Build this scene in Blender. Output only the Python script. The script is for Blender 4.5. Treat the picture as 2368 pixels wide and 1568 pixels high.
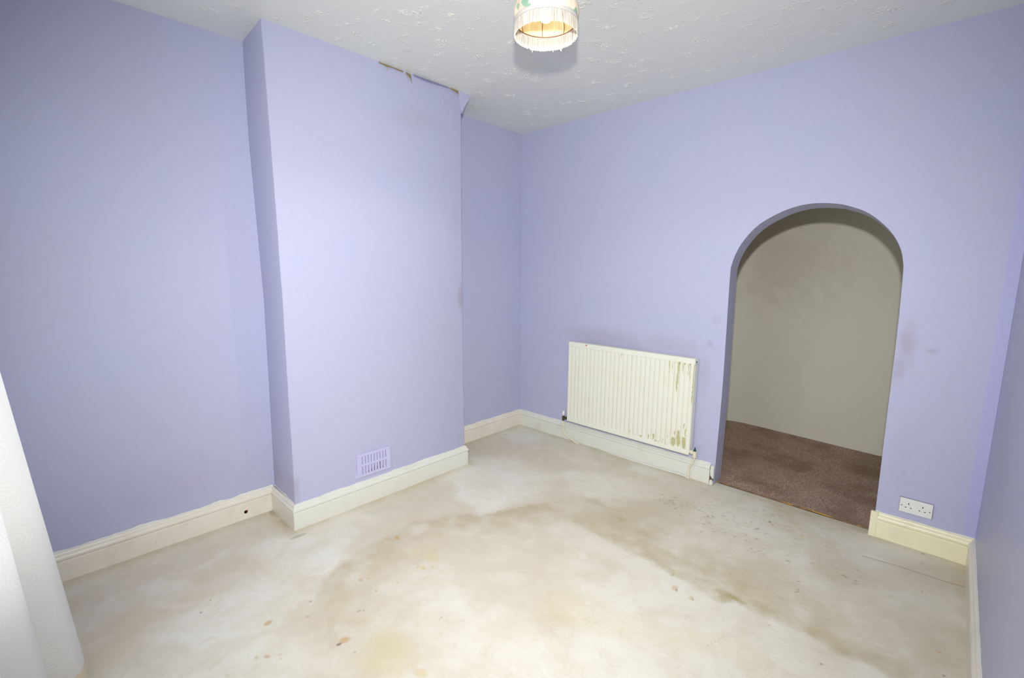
import bpy, bmesh, math, random
import numpy as np
from mathutils import Vector, Matrix
random.seed(7); rng = np.random.default_rng(7)
scene = bpy.context.scene
for o in list(bpy.data.objects): bpy.data.objects.remove(o)

# ------------------------------------------------------------------ camera
cam_data = bpy.data.cameras.new('camera'); cam = bpy.data.objects.new('camera', cam_data)
scene.collection.objects.link(cam); scene.camera = cam
cam_data.sensor_width = 36.0; cam_data.sensor_fit = 'HORIZONTAL'
cam_data.lens = 1082.78 / 2368 * 36.0
cam_data.clip_start = 0.02
CAM = Vector((3.1643, -3.4703, 1.6008))
yaw, pit, rol = math.radians(133.487), math.radians(-8.615), math.radians(0.506)
fw = Vector((math.cos(pit)*math.cos(yaw), math.cos(pit)*math.sin(yaw), math.sin(pit)))
rt = Vector((math.sin(yaw), -math.cos(yaw), 0)); up = rt.cross(fw)
r2 = math.cos(rol)*rt + math.sin(rol)*up; u2 = -math.sin(rol)*rt + math.cos(rol)*up
M = Matrix((r2, u2, -fw)).transposed().to_4x4(); M.translation = CAM
cam.matrix_world = M

# ------------------------------------------------------------------ light and exposure
world = bpy.data.worlds.new('world'); scene.world = world; world.use_nodes = True
bg = world.node_tree.nodes['Background']
bg.inputs[0].default_value = (0.80, 0.90, 1.0, 1); bg.inputs[1].default_value = 1.0
scene.view_settings.view_transform = 'Standard'; scene.view_settings.look = 'None'
scene.view_settings.gamma = 1.0; scene.view_settings.use_curve_mapping = False
scene.view_settings.exposure = 0.0
scene.cycles.max_bounces = 10; scene.cycles.diffuse_bounces = 6

def add_light(name, kind, energy, color, loc, target=None, **kw):
    L = bpy.data.lights.new(name, kind); L.energy = energy; L.color = color
    for k, v in kw.items(): setattr(L, k, v)
    ob = bpy.data.objects.new(name, L); scene.collection.objects.link(ob); ob.location = loc
    if target is not None:
        ob.rotation_euler = (Vector(target) - Vector(loc)).to_track_quat('-Z', 'Y').to_euler()
    return ob
# the photographer's flashgun, on top of the camera (its beam is a little narrower than the lens)
add_light('camera_flash', 'SPOT', 395, (1.0, 0.99, 0.972), (3.163, -3.47, 1.93), (1.68, -1.72, 1.40),
          spot_size=math.radians(120), spot_blend=1.0, shadow_soft_size=0.035)
# daylight through the window behind the camera, and an added fill light inside the closed hall
add_light('window_daylight', 'AREA', 33, (0.96, 0.98, 1.0), (1.60, -4.10, 1.50), (1.80, -1.5, 0.35),
          shape='RECTANGLE', size=2.3, size_y=2.1)
add_light('hall_fill', 'AREA', 2.2, (1.0, 0.94, 0.84), (0.5, 0.90, 1.0), (2.2, 1.2, 0.8),
          shape='RECTANGLE', size=0.7, size_y=1.4)

# ------------------------------------------------------------------ room numbers (metres; corner of left and back wall is the origin)
H = 2.875; W = 3.377; D = 0.3626; Y1 = -2.432; Y2 = -1.074; YF = -3.74; HS = 0.156; JD = 0.139

# ------------------------------------------------------------------ helpers
def lin(c):
    return tuple(((v/255)/12.92 if v/255 <= 0.04045 else (((v/255)+0.055)/1.055)**2.4) for v in c)
def new_mat(name):
    m = bpy.data.materials.new(name); m.use_nodes = True
    return m, m.node_tree, m.node_tree.nodes['Principled BSDF']
def node(nt, t, **kw):
    n = nt.nodes.new(t)
    for k, v in kw.items():
        if k == 'ins':
            for i, x in v.items(): n.inputs[i].default_value = x
        else: setattr(n, k, v)
    return n
def math_n(nt, op, a, b=None, clamp=False):
    n = nt.nodes.new('ShaderNodeMath'); n.operation = op; n.use_clamp = clamp
    for i, v in enumerate((a, b)):
        if v is None: continue
        if hasattr(v, 'is_output'): nt.links.new(v, n.inputs[i])
        else: n.inputs[i].default_value = v
    return n.outputs[0]
def mix(nt, fac, a, b, blend='MIX'):
    n = nt.nodes.new('ShaderNodeMix'); n.data_type = 'RGBA'; n.blend_type = blend
    for i, v in ((0, fac), (6, a), (7, b)):
        if hasattr(v, 'is_output'): nt.links.new(v, n.inputs[i])
        elif i == 0: n.inputs[0].default_value = v
        else: n.inputs[i].default_value = (*v[:3], 1)
    return n.outputs[2]
def noise(nt, vec, scale, detail=3, rough=0.55, dist=0.0):
    n = node(nt, 'ShaderNodeTexNoise', ins={'Scale': scale, 'Detail': detail, 'Roughness': rough, 'Distortion': dist})
    if vec is not None: nt.links.new(vec, n.inputs['Vector'])
    return n.outputs['Fac']
def ramp(nt, v, lo, hi, a=0.0, b=1.0):
    n = node(nt, 'ShaderNodeMapRange', ins={1: lo, 2: hi, 3: a, 4: b}); n.interpolation_type = 'SMOOTHSTEP'
    nt.links.new(v, n.inputs[0]); return n.outputs[0]
def bump(nt, bsdf, height, strength, dist=0.01):
    n = node(nt, 'ShaderNodeBump', ins={'Strength': strength, 'Distance': dist})
    nt.links.new(height, n.inputs['Height']); nt.links.new(n.outputs[0], bsdf.inputs['Normal']); return n
def coords(nt, which='Object'):
    return nt.nodes.new('ShaderNodeTexCoord').outputs[which]
def scaled(nt, vec, s):
    n = node(nt, 'ShaderNodeMapping', ins={'Scale': s}); nt.links.new(vec, n.inputs[0]); return n.outputs[0]
def simple(name, rgb, rough=0.5, metal=0.0, spec=0.5):
    m, nt, b = new_mat(name)
    b.inputs['Base Color'].default_value = (*lin(rgb), 1); b.inputs['Roughness'].default_value = rough
    b.inputs['Metallic'].default_value = metal; b.inputs['Specular IOR Level'].default_value = spec
    return m

def obj(name, mesh, mat=None, parent=None, smooth=None):
    if isinstance(mesh, bmesh.types.BMesh):
        me = bpy.data.meshes.new(name); mesh.normal_update(); mesh.to_mesh(me); mesh.free(); mesh = me
    o = bpy.data.objects.new(name, mesh); scene.collection.objects.link(o)
    for m in (mat if isinstance(mat, (list, tuple)) else [mat]):
        if m is not None: mesh.materials.append(m)
    if parent is not None: o.parent = parent
    if smooth: mesh.shade_smooth()
    return o
def smooth_by_angle(o, deg=35):
    me = o.data; me.shade_smooth()
    bm = bmesh.new(); bm.from_mesh(me)
    for e in bm.edges:
        if len(e.link_faces) == 2 and e.calc_face_angle(0) > math.radians(deg): e.smooth = False
    bm.to_mesh(me); bm.free(); return o
def struct(o): o['kind'] = 'structure'; return o
def thing(name, label, cat, loc=(0, 0, 0)):
    o = bpy.data.objects.new(name, None); scene.collection.objects.link(o); o.location = loc
    o['label'] = label; o['category'] = cat; o.empty_display_size = 0.1; return o
def box_bm(x0, x1, y0, y1, z0, z1, bevel=0.0, seg=2, bm=None):
    b = bm or bmesh.new()
    vs = bmesh.ops.create_cube(b, size=1.0)['verts']
    for v in vs: v.co = Vector(((x0+x1)/2 + v.co.x*(x1-x0), (y0+y1)/2 + v.co.y*(y1-y0), (z0+z1)/2 + v.co.z*(z1-z0)))
    if bevel:
        es = list({e for v in vs for e in v.link_edges})
        bmesh.ops.bevel(b, geom=es, offset=bevel, segments=seg, affect='EDGES', profile=0.6)
    return b
def tube_bm(path, rad, seg=12, bm=None, caps=True):
    b = bm or bmesh.new(); P = [Vector(p) for p in path]; rings = []
    up0 = Vector((0.123, 0.45, 0.88))
    for i, p in enumerate(P):
        t = (P[min(i+1, len(P)-1)] - P[max(i-1, 0)]).normalized()
        a = t.cross(up0).normalized(); c = t.cross(a)
        r = rad[i] if isinstance(rad, (list, tuple)) else rad
        rings.append([b.verts.new(p + a*r*math.cos(2*math.pi*k/seg) + c*r*math.sin(2*math.pi*k/seg)) for k in range(seg)])
    for i in range(len(P)-1):
        for k in range(seg): b.faces.new((rings[i][k], rings[i][(k+1) % seg], rings[i+1][(k+1) % seg], rings[i+1][k]))
    if caps: b.faces.new(rings[0][::-1]); b.faces.new(rings[-1])
    bmesh.ops.recalc_face_normals(b, faces=b.faces)
    return b
def lathe_bm(prof, center, seg=48, bm=None, close=False):
    b = bm or bmesh.new(); c = Vector(center); rings = []
    for r, z in prof:
        rings.append([b.verts.new(c + Vector((r*math.cos(2*math.pi*k/seg), r*math.sin(2*math.pi*k/seg), z))) for k in range(seg)])
    n = len(rings)
    for i in range(n if close else n-1):
        A, B2 = rings[i], rings[(i+1) % n]
        for k in range(seg): b.faces.new((A[k], A[(k+1) % seg], B2[(k+1) % seg], B2[k]))
    return b
def spline(pts, n=6):
    out = []; P = [np.array(p, float) for p in pts]
    for i in range(len(P)-1):
        p0, p1, p2, p3 = P[max(i-1, 0)], P[i], P[i+1], P[min(i+2, len(P)-1)]
        for k in range(n):
            t = k/n
            out.append(0.5*((2*p1)+(-p0+p2)*t+(2*p0-5*p1+4*p2-p3)*t*t+(-p0+3*p1-3*p2+p3)*t**3))
    out.append(P[-1]); return [tuple(float(x) for x in q) for q in out]
def grid_mesh(name, X, Y, Z, flip=False, keep=None):
    n, m = X.shape
    co = np.stack([X, Y, Z], -1).reshape(-1, 3).astype(np.float32)
    i = np.arange(n*m).reshape(n, m)
    q = np.stack([i[:-1, :-1], i[1:, :-1], i[1:, 1:], i[:-1, 1:]], -1).reshape(-1, 4)
    if flip: q = q[:, ::-1]
    if keep is not None:
        q = q[keep]; used = np.unique(q); rm = np.full(len(co), -1); rm[used] = np.arange(len(used)); q = rm[q]; co = co[used]
    me = bpy.data.meshes.new(name)
    me.vertices.add(len(co)); me.vertices.foreach_set('co', co.ravel())
    me.loops.add(q.size); me.loops.foreach_set('vertex_index', np.ascontiguousarray(q).ravel().astype(np.int32))
    me.polygons.add(len(q)); me.polygons.foreach_set('loop_start', np.arange(0, q.size, 4, dtype=np.int32))
    me.update(calc_edges=True); me.validate(); return me
def set_attr(me, name, cols):
    a = me.color_attributes.new(name, 'FLOAT_COLOR', 'POINT')
    a.data.foreach_set('color', np.ascontiguousarray(cols, dtype=np.float32).ravel())
def vnoise(x, y, f, seed):
    r = np.random.default_rng(seed); T = r.random((256, 256))
    u, v = x*f+137.3, y*f+91.7; iu, iv = np.floor(u).astype(int), np.floor(v).astype(int)
    a, b = u-iu, v-iv; a = a*a*(3-2*a); b = b*b*(3-2*b)
    g = lambda p, q: T[p % 256, q % 256]
    return (g(iu, iv)*(1-a)+g(iu+1, iv)*a)*(1-b)+(g(iu, iv+1)*(1-a)+g(iu+1, iv+1)*a)*b
def fbm(x, y, f, seed, octv=4):
    s = 0; amp = 0.5
    for k in range(octv): s = s+amp*vnoise(x, y, f*2**k, seed+k); amp *= 0.5
    return s/(1-0.5**octv)
def sstep(a, b, x):
    t = np.clip((x-a)/(b-a), 0, 1); return t*t*(3-2*t)

SPOTS= [('yel', 0.45, 1.125, -2.018, 7.6, 10.407, 12.113, -12.398), ('yel', 0.5, 1.201, -2.029, 12.631, 16.822, 22.166, -22.703), ('yel', 0.55, 1.586, -2.533, 5.988, 9.527, 8.968, -9.249), ('yel', 0.5, 1.63, -2.611, 6.082, 10.15, 11.105, -11.463), ('yel', 0.6, 1.776, -2.518, 21.456, 30.043, 34.518, -35.646), ('tan', 0.7, 1.06, -2.842, 5.321, 55.216, 64.267, -3.909), ('tan', 0.5, 1.149, -2.7, 30.595, 71.618, 85.558, -88.058), ('tan', 0.6, 1.254, -2.913, 25.748, 74.269, 79.758, -82.292), ('tan', 0.5, 1.228, -2.947, 39.514, 121.186, 80.307, -82.865), ('tan', 0.4, 1.281, -2.871, 43.051, 115.932, 105.143, -108.471), ('tan', 0.4, 1.304, -2.877, 54.527, 146.178, 107.251, -110.67), ('yel', 0.8, 1.235, -2.118, 42.569, 59.054, 47.414, -48.609), ('yel', 0.8, 1.268, -2.08, 65.225, 86.867, 63.02, -64.606), ('yel', 0.7, 1.209, -2.133, 62.873, 89.19, 47.15, -48.334), ('yel', 0.8, 1.306, -2.158, 88.201, 121.45, 100.886, -103.517), ('rust', 0.8, 0.706, -2.98, 45.68, 183.44, 106.294, -109.27), ('dark', 0.8, 0.769, -3.034, 54.139, 231.322, 167.805, -172.662), ('dark', 0.7, 1.188, -2.962, 105.514, 337.191, 210.437, -217.098), ('rust', 0.8, 1.237, -2.278, 139.476, 216.111, 94.606, -97.114), ('tan', 0.8, 0.892, -2.058, 43.132, 66.957, 38.548, -39.398), ('tan', 0.6, 1.086, -2.401, 45.141, 82.383, 58.719, -60.263), ('tan', 0.6, 1.103, -2.366, 76.479, 134.749, 101.608, -104.266), ('tan', 0.6, 1.217, -2.388, 69.674, 118.55, 73.262, -75.257), ('dark', 0.8, 1.405, -2.676, 19.694, 84.142, 122.592, -37.694), ('tan', 0.7, 1.4, -2.648, 10.107, 41.189, 51.694, -15.718), ('dark', 0.4, 1.284, -2.518, 24.523, 85.69, 127.076, -33.846), ('dark', 0.4, 1.298, -2.501, 83.324, 149.997, 123.779, -127.341), ('dark', 0.5, 1.491, -2.65, 36.646, 115.518, 247.181, -118.03), ('dark', 0.6, 1.597, -2.28, 0.427, 92.188, 449.392, 150.696), ('dark', 0.4, 1.059, -2.649, 22.771, 106.314, 194.375, -42.451), ('rust', 0.6, 2.229, -1.229, 54.195, 41.741, 131.203, -49.567), ('tan', 0.5, 2.284, -1.322, 54.687, 24.99, 35.753, -36.719), ('dark', 0.6, 2.296, -1.333, 154.044, 137.981, 109.584, -33.634), ('tan', 0.4, 2.373, -1.337, 76.978, 32.429, 45.579, -46.848), ('dark', 0.45, 2.384, -1.343, 180.297, 153.428, 135.137, -44.134), ('dark', 0.75, 2.445, -0.286, 112.84, 30.212, 74.919, -76.421), ('tan', 0.5, 2.466, -0.309, 84.198, 7.233, -22.242, -85.893), ('dark', 0.6, 2.455, -0.683, 213.39, 64.073, 109.875, -112.431), ('dark', 0.55, 2.739, -0.92, 74.702, 28.368, 266.794, -144.097), ('dark', 0.5, 2.74, -0.897, 127.76, -38.603, -285.261, -174.926), ('dark', 0.6, 2.445, -1.008, 225.933, 77.074, 150.448, -154.324), ('rust', 0.6, 2.704, -1.263, 148.667, 24.902, 110.431, -197.422), ('dark', 0.8, 2.922, -1.348, 209.924, -18.272, -21.167, -160.393), ('rust', 0.6, 3.273, -0.925, 131.074, -10.702, 35.782, -103.632), ('dark', 0.8, 3.291, -1.068, 276.275, -15.619, 102.408, -177.108), ('yel', 0.5, 2.633, -0.329, 72.423, 15.504, 30.044, -30.7), ('yel', 0.4, 2.572, -0.198, 68.604, 15.36, 45.676, -46.604), ('tan', 0.45, 3.178, -0.18, 183.763, 8.693, 91.296, -93.566), ('dark', 0.6, 3.179, -0.046, 182.121, -22.06, -79.408, -108.531), ('dark', 0.4, 3.184, -0.153, 143.01, -1.916, 82.377, -186.417), ('dark', 0.5, 3.194, -0.473, 376.809, 17.628, 98.944, -101.645), ('path', 1.0, 2.517, -1.195, 15.354, 3.614, 11.694, -21.71), ('path', 0.6, 1.754, -0.875, 11.363, 4.171, 0.897, -11.666), ('path', 0.5, 2.692, -1.138, 14.669, 1.131, 3.815, -23.606), ('white', 0.5, 0.895, -1.931, 7.905, 15.528, 21.851, -6.854), ('white', 0.5, 1.614, -1.833, 7.917, 7.585, 14.178, -14.545), ('white', 0.45, 0.603, -2.891, 1.334, 9.129, 16.955, -5.349), ('white', 0.5, 0.619, -3.114, 1.382, 12.432, 25.728, -14.245), ('white', 0.4, 0.546, -2.204, 1.513, 4.155, 13.001, -3.45), ('white', 0.5, 0.755, -2.464, 1.548, 7.466, 13.314, 0.434), ('white', 0.5, 1.788, -1.281, 4.05, 1.893, 4.319, -13.514), ('white', 0.45, 2.053, -1.304, 8.495, 2.677, 4.425, -25.255), ('white', 0.4, 2.254, -0.795, 16.42, 6.285, 11.287, -11.542), ('white', 0.4, 1.728, -0.532, 7.516, 3.906, 13.819, -14.046), ('white', 0.5, 1.477, -2.774, 4.321, 9.338, 13.487, -13.924), ('dark', 0.35, 0.455, -2.46, 4.448, 19.169, 66.051, -4.197), ('dark', 0.3, 0.216, -2.457, 4.632, 33.116, 9.47, 3.449), ('dark', 0.35, 0.056, -2.465, 16.565, 46.472, 15.906, -16.203), ('dark', 0.25, 0.126, -0.341, 34.057, 33.229, 39.389, -39.489), ('path', 0.45, 2.549, -1.566, 19.523, 24.61, 460.472, -109.286), ('path', 0.45, 2.572, -1.504, 12.781, 13.451, 530.937, -147.965)]
SEAM= [(2.932, -0.31), (3.056, -0.288), (3.165, -0.281), (3.269, -0.279), (3.354, -0.266)]
SPECK= [((2.012, -0.465), 0.233), ((2.272, -0.405), 0.247), ((2.474, -0.206), 0.23), ((2.171, -0.577), 0.209), ((2.847, -0.607), 0.205), ((2.464, -0.62), 0.229), ((1.866, -0.483), 0.155)]
CHIPS= [(1.616, 0.902, 1.619, 0.799, 0.0047), (1.644, 0.906, 1.644, 0.844, 0.0039), (1.644, 0.824, 1.645, 0.817, 0.0039), (1.69, 0.905, 1.686, 0.682, 0.0125), (1.704, 0.853, 1.701, 0.813, 0.0055), (1.7, 0.802, 1.702, 0.777, 0.0047), (1.727, 0.9, 1.728, 0.832, 0.0062), (1.766, 0.902, 1.768, 0.817, 0.0055), (1.78, 0.901, 1.784, 0.78, 0.0055), (1.695, 0.91, 1.696, 0.892, 0.0156), (1.737, 0.905, 1.738, 0.894, 0.0141), (1.778, 0.907, 1.779, 0.89, 0.0141), (1.812, 0.898, 1.809, 0.608, 0.0102), (1.782, 0.722, 1.783, 0.697, 0.0039), (1.477, 0.283, 1.475, 0.248, 0.0087), (1.521, 0.299, 1.52, 0.255, 0.0174), (1.684, 0.313, 1.685, 0.247, 0.026), (1.722, 0.379, 1.726, 0.254, 0.0251), (1.766, 0.335, 1.768, 0.247, 0.027), (1.693, 0.367, 1.692, 0.329, 0.0058), (1.763, 0.44, 1.762, 0.407, 0.0106), (1.775, 0.401, 1.775, 0.346, 0.0068), (1.637, 0.315, 1.634, 0.295, 0.0058), (1.603, 0.279, 1.6, 0.267, 0.0116), (1.411, 0.256, 1.408, 0.247, 0.0251), (1.31, 0.275, 1.307, 0.254, 0.0068), (1.062, 0.267, 1.058, 0.262, 0.0096), (1.2, 0.298, 1.196, 0.287, 0.0048), (1.203, 0.906, 1.2, 0.881, 0.0058), (1.537, 0.25, 1.533, 0.243, 0.0154)]
BANDS=[('pink', 0.48, [(0.269, -3.454, 0.139), (0.258, -3.295, 0.122), (0.222, -3.038, 0.122), (0.154, -2.723, 0.126), (0.187, -2.486, 0.099)]), ('pink', 0.28, [(0.731, -3.362, 0.086), (1.055, -3.169, 0.058), (1.134, -2.971, 0.06)]), ('pink', 0.24, [(0.32, -0.96, 0.133), (0.386, -0.552, 0.151), (0.659, -0.207, 0.156), (1.251, -0.343, 0.122), (1.613, -0.311, 0.096)]), ('yel', 0.24, [(1.948, -1.821, 0.105), (2.285, -1.685, 0.113), (2.532, -1.616, 0.088), (2.726, -1.52, 0.071)]), ('path', 0.28, [(1.395, -2.717, 0.019), (1.268, -2.637, 0.028), (1.178, -2.528, 0.045)])]
EDGES = [('pink', 0.88, 0.45, -1, [(1.297, -2.748), (1.1, -2.646), (0.95, -2.553), (0.877, -2.399), (0.839, -2.221), (0.844, -2.067), (0.82, -1.879), (0.907, -1.668), (1.081, -1.482), (1.201, -1.188), (1.347, -0.888), (1.473, -0.692)]), ('path', 0.66, 0.50, 1, [(1.337, -1.168), (1.73, -1.193), (2.026, -1.206), (2.238, -1.226), (2.428, -1.249), (2.545, -1.232), (2.693, -1.215), (2.867, -1.218), (2.994, -1.23), (3.137, -1.237)])]

# ------------------------------------------------------------------ materials
LAV = (177, 180, 206)
def wall_paint(name, rgb, blobs=(), axis='xz', tint=(150, 140, 150), rough=0.5, bump_s=0.25):
    """brushed emulsion on old lining paper; blobs = scuffs, soot, darker patches and painted bounce tint (u, v, ru, rv, strength)"""
    m, nt, b = new_mat(name); L = nt.links; v = coords(nt)
    base = lin(rgb)
    n1 = noise(nt, v, 1.3, 2); n2 = noise(nt, v, 3.1, 4)
    c = mix(nt, ramp(nt, n1, 0.35, 0.7, 0, 0.28), base, tuple(x*y for x, y in zip(base, (1.06, 0.97, 0.96))))
    c = mix(nt, ramp(nt, n2, 0.4, 0.75, 0, 0.22), c, tuple(x*y for x, y in zip(base, (0.93, 1.0, 1.03))))
    if blobs:
        sep = node(nt, 'ShaderNodeSeparateXYZ'); L.new(v, sep.inputs[0])
        ax = {'x': 0, 'y': 1, 'z': 2}
        w1 = math_n(nt, 'MULTIPLY', math_n(nt, 'SUBTRACT', noise(nt, v, 9, 4), 0.5), 1.1)
        tot = None
        for (u0, v0, ru, rv, s) in blobs:
            du = math_n(nt, 'DIVIDE', math_n(nt, 'SUBTRACT', sep.outputs[ax[axis[0]]], u0), ru)
            dv = math_n(nt, 'DIVIDE', math_n(nt, 'SUBTRACT', sep.outputs[ax[axis[1]]], v0), rv)
            d = math_n(nt, 'SQRT', math_n(nt, 'ADD', math_n(nt, 'MULTIPLY', du, du), math_n(nt, 'MULTIPLY', dv, dv)))
            k = ramp(nt, math_n(nt, 'ADD', d, w1), 1.15, 0.1, 0, s)
            tot = k if tot is None else math_n(nt, 'MAXIMUM', tot, k)
        c = mix(nt, tot, c, lin(tint))
    L.new(c, b.inputs['Base Color'])
    b.inputs['Roughness'].default_value = rough; b.inputs['Specular IOR Level'].default_value = 0.35
    h = math_n(nt, 'ADD', noise(nt, scaled(nt, v, (1, 1, 1)), 55, 5, 0.6, 2.2), math_n(nt, 'MULTIPLY', noise(nt, v, 9, 3, 0.5, 1.5), 1.6))
    bump(nt, b, h, bump_s, 0.006)
    return m
mat_wall_left = wall_paint('lavender_paint_left', LAV, [(-0.98, 1.3, 0.08, 0.5, 0.10), (-3.0, 0.35, 0.4, 0.2, 0.12)], 'yz')
mat_chimney = wall_paint('lavender_paint_chimney', LAV, [(-1.09, 1.36, 0.05, 0.16, 0.42), (-1.15, 1.95, 0.09, 0.14, 0.14), (-1.5, 2.6, 0.3, 0.12, 0.12), (-2.42, 0.25, 0.03, 0.12, 0.35), (-1.90, 0.28, 0.16, 0.12, 0.10)], 'yz')
mat_wall_back = wall_paint('lavender_paint_back', LAV, [(1.0, 1.0, 0.55, 0.13, 0.34), (1.55, 1.02, 0.4, 0.10, 0.22), (1.86, 0.82, 0.05, 0.2, 0.22), (1.88, 1.06, 0.03, 0.035, 0.30), (1.91, 1.25, 0.05, 0.05, 0.16),  # darker patches above and beside the radiator, dirt by the arch jamb
    (2.985, 1.20, 0.06, 0.16, 0.42), (2.96, 1.04, 0.045, 0.12, 0.34), (3.095, 1.165, 0.035, 0.02, 0.42), (3.03, 0.55, 0.1, 0.25, 0.10)], 'xz')
mat_wall_right = wall_paint('lavender_paint_right', (174, 177, 202), [(-0.6, 0.8, 0.4, 0.5, 0.12)], 'yz', rough=0.42)
mat_lining = wall_paint('lavender_paper_strip', (174,176,214), rough=0.5)
mat_hall = wall_paint('cream_hall_paint', (214, 213, 200), [(1.9, 1.7, 0.7, 0.6, 0.22)], 'xz', (150, 120, 90), 0.6, 0.12)  # brown blob paints warm bounce light on the upper hall wall

def ceiling_mat():
    m, nt, b = new_mat('combed_ceiling_plaster'); L = nt.links; v = coords(nt)
    c = mix(nt, noise(nt, v, 2.0, 3), lin((231, 234, 225)), lin((223, 225, 215)))
    L.new(c, b.inputs['Base Color']); b.inputs['Roughness'].default_value = 0.30; b.inputs['Specular IOR Level'].default_value = 0.55
    bump(nt, b, noise(nt, v, 120, 4, 0.7, 1.2), 0.12, 0.004)
    return m
mat_ceiling = ceiling_mat()

def gloss_paint(name, rgb, dirt=0.25):
    m, nt, b = new_mat(name); L = nt.links; v = coords(nt)
    c = mix(nt, ramp(nt, noise(nt, v, 6, 5), 0.5, 0.8, 0, dirt), lin(rgb), lin((178, 168, 140)))
    c = mix(nt, ramp(nt, noise(nt, v, 60, 2), 0.73, 0.79, 0, 0.5), c, lin((140, 128, 105)))
    L.new(c, b.inputs['Base Color']); b.inputs['Roughness'].default_value = 0.32
    bump(nt, b, noise(nt, v, 40, 3), 0.08, 0.004); return m
mat_skirt = gloss_paint('white_gloss_skirting', (216, 217, 208))
mat_skirt_cream = gloss_paint('cream_gloss_skirting', (234, 230, 198))
mat_skirt_left = gloss_paint('aged_white_skirting', (225, 220, 206))
mat_caulk = gloss_paint('ragged_white_filler', (222, 224, 218), 0.5)

def carpet_mat():
    m, nt, b = new_mat('stained_cream_carpet'); L = nt.links; v = coords(nt)
    at = node(nt, 'ShaderNodeVertexColor'); at.layer_name = 'stain'
    a2 = node(nt, 'ShaderNodeVertexColor'); a2.layer_name = 'spot'
    s1 = node(nt, 'ShaderNodeSeparateColor'); L.new(at.outputs[0], s1.inputs[0])
    s2 = node(nt, 'ShaderNodeSeparateColor'); L.new(a2.outputs[0], s2.inputs[0])
    base = mix(nt, ramp(nt, noise(nt, v, 3.2, 5, 0.6, 0.6), 0.34, 0.66), lin((232, 231, 219)), lin((225, 220, 203)))
    base = mix(nt, ramp(nt, noise(nt, v, 7.0, 4, 0.6, 1.0), 0.56, 0.74, 0, 0.55), base, lin((233, 231, 220)))
    base = mix(nt, ramp(nt, noise(nt, v, 13, 5, 0.65, 0.9), 0.52, 0.70, 0, 0.40), base, lin((213, 205, 182)))
    base = mix(nt, ramp(nt, noise(nt, scaled(nt, v, (1, 1.25, 1)), 10.3, 5, 0.6, 1.4), 0.55, 0.68, 0, 0.55), base, lin((236, 236, 228)))
    grain = noise(nt, v, 330, 3, 0.7)
    c = mix(nt, s1.outputs[1], base, lin((201, 187, 160)))          # pinkish wear
    c = mix(nt, s1.outputs[0], c, lin((176, 162, 120)))             # trodden path, darker edges
    c = mix(nt, s1.outputs[2], c, lin((214, 196, 142)))             # yellow stains
    c = mix(nt, s2.outputs[2], c, lin((233, 231, 220)))             # cleaner patches
    c = mix(nt, s2.outputs[0], c, lin((196, 158, 98)))              # tan, rust drips
    c = mix(nt, s2.outputs[1], c, lin((96, 66, 34)))                # dark specks
    c = mix(nt, ramp(nt, grain, 0.2, 0.8, 0.0, 0.30), c, lin((176, 168, 150)))
    L.new(c, b.inputs['Base Color']); b.inputs['Roughness'].default_value = 0.95
    b.inputs['Specular IOR Level'].default_value = 0.1
    h = math_n(nt, 'ADD', math_n(nt, 'MULTIPLY', grain, 0.5), math_n(nt, 'MULTIPLY', noise(nt, v, 18, 3), 1.2))
    bump(nt, b, h, 0.35, 0.006); return m
mat_carpet = carpet_mat()
def hall_carpet_mat():
    m, nt, b = new_mat('brown_fleck_carpet'); L = nt.links; v = coords(nt)
    c = mix(nt, ramp(nt, noise(nt, v, 120, 3, 0.75), 0.35, 0.65), lin((136, 112, 98)), lin((204, 180, 163)))
    c = mix(nt, ramp(nt, noise(nt, v, 3.0, 3), 0.42, 0.68, 0, 0.55), c, lin((122, 97, 80)))
    c = mix(nt, ramp(nt, noise(nt, v, 60, 2), 0.62, 0.7, 0, 0.35), c, lin((84, 66, 56)))
    L.new(c, b.inputs['Base Color']); b.inputs['Roughness'].default_value = 0.95; b.inputs['Specular IOR Level'].default_value = 0.1
    bump(nt, b, noise(nt, v, 150, 3, 0.7), 0.6, 0.006); return m
mat_hall_carpet = hall_carpet_mat()
def jute_mat():
    m, nt, b = new_mat('ochre_carpet_edge'); v = coords(nt)
    c = mix(nt, ramp(nt, noise(nt, scaled(nt, v, (1, 0.1, 0.1)), 7, 3), 0.42, 0.62), lin((120, 98, 76)), lin((190, 148, 70)))
    nt.links.new(c, b.inputs['Base Color']); b.inputs['Roughness'].default_value = 0.85; return m
mat_jute = jute_mat()
mat_dark = simple('dark_void', (34, 28, 26), 0.9)
mat_dust = simple('brown_dust', (92, 76, 64), 0.95)
mat_plastic = simple('white_plastic', (226, 226, 222), 0.35)
mat_steel = simple('dull_screw', (150, 150, 146), 0.4, 0.8)
mat_frame = simple('white_window_paint', (235, 235, 232), 0.35)
mat_brass = simple('tarnished_brass', (92, 80, 58), 0.45, 0.6)
mat_verdigris = simple('verdigris_spindle', (52, 88, 84), 0.55, 0.3)
mat_cap = simple('white_valve_cap', (228, 226, 222), 0.4)
mat_plaster = simple('bare_plaster', (206, 192, 150), 0.9)
mat_torn = simple('torn_paper_backing', (190, 170, 120), 0.9)

# ------------------------------------------------------------------ room shell
def parent_fix(o, parent):
    o.parent = parent
    if parent.type == 'EMPTY': o.matrix_parent_inverse = Matrix.Translation(-parent.location)
def part(name, mesh, mat, parent):
    o = obj(name, mesh, mat); parent_fix(o, parent); return o

def ceil_z(x, y):
    return 2.877 - 0.014*np.exp(-((x/0.9)**2+(y/1.0)**2)) + 0.008*np.exp(-((x/0.5)**2+((y+2.4)/0.8)**2)) + 0.003*(fbm(x, y, 1.3, 5, 2)-0.5)
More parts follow.
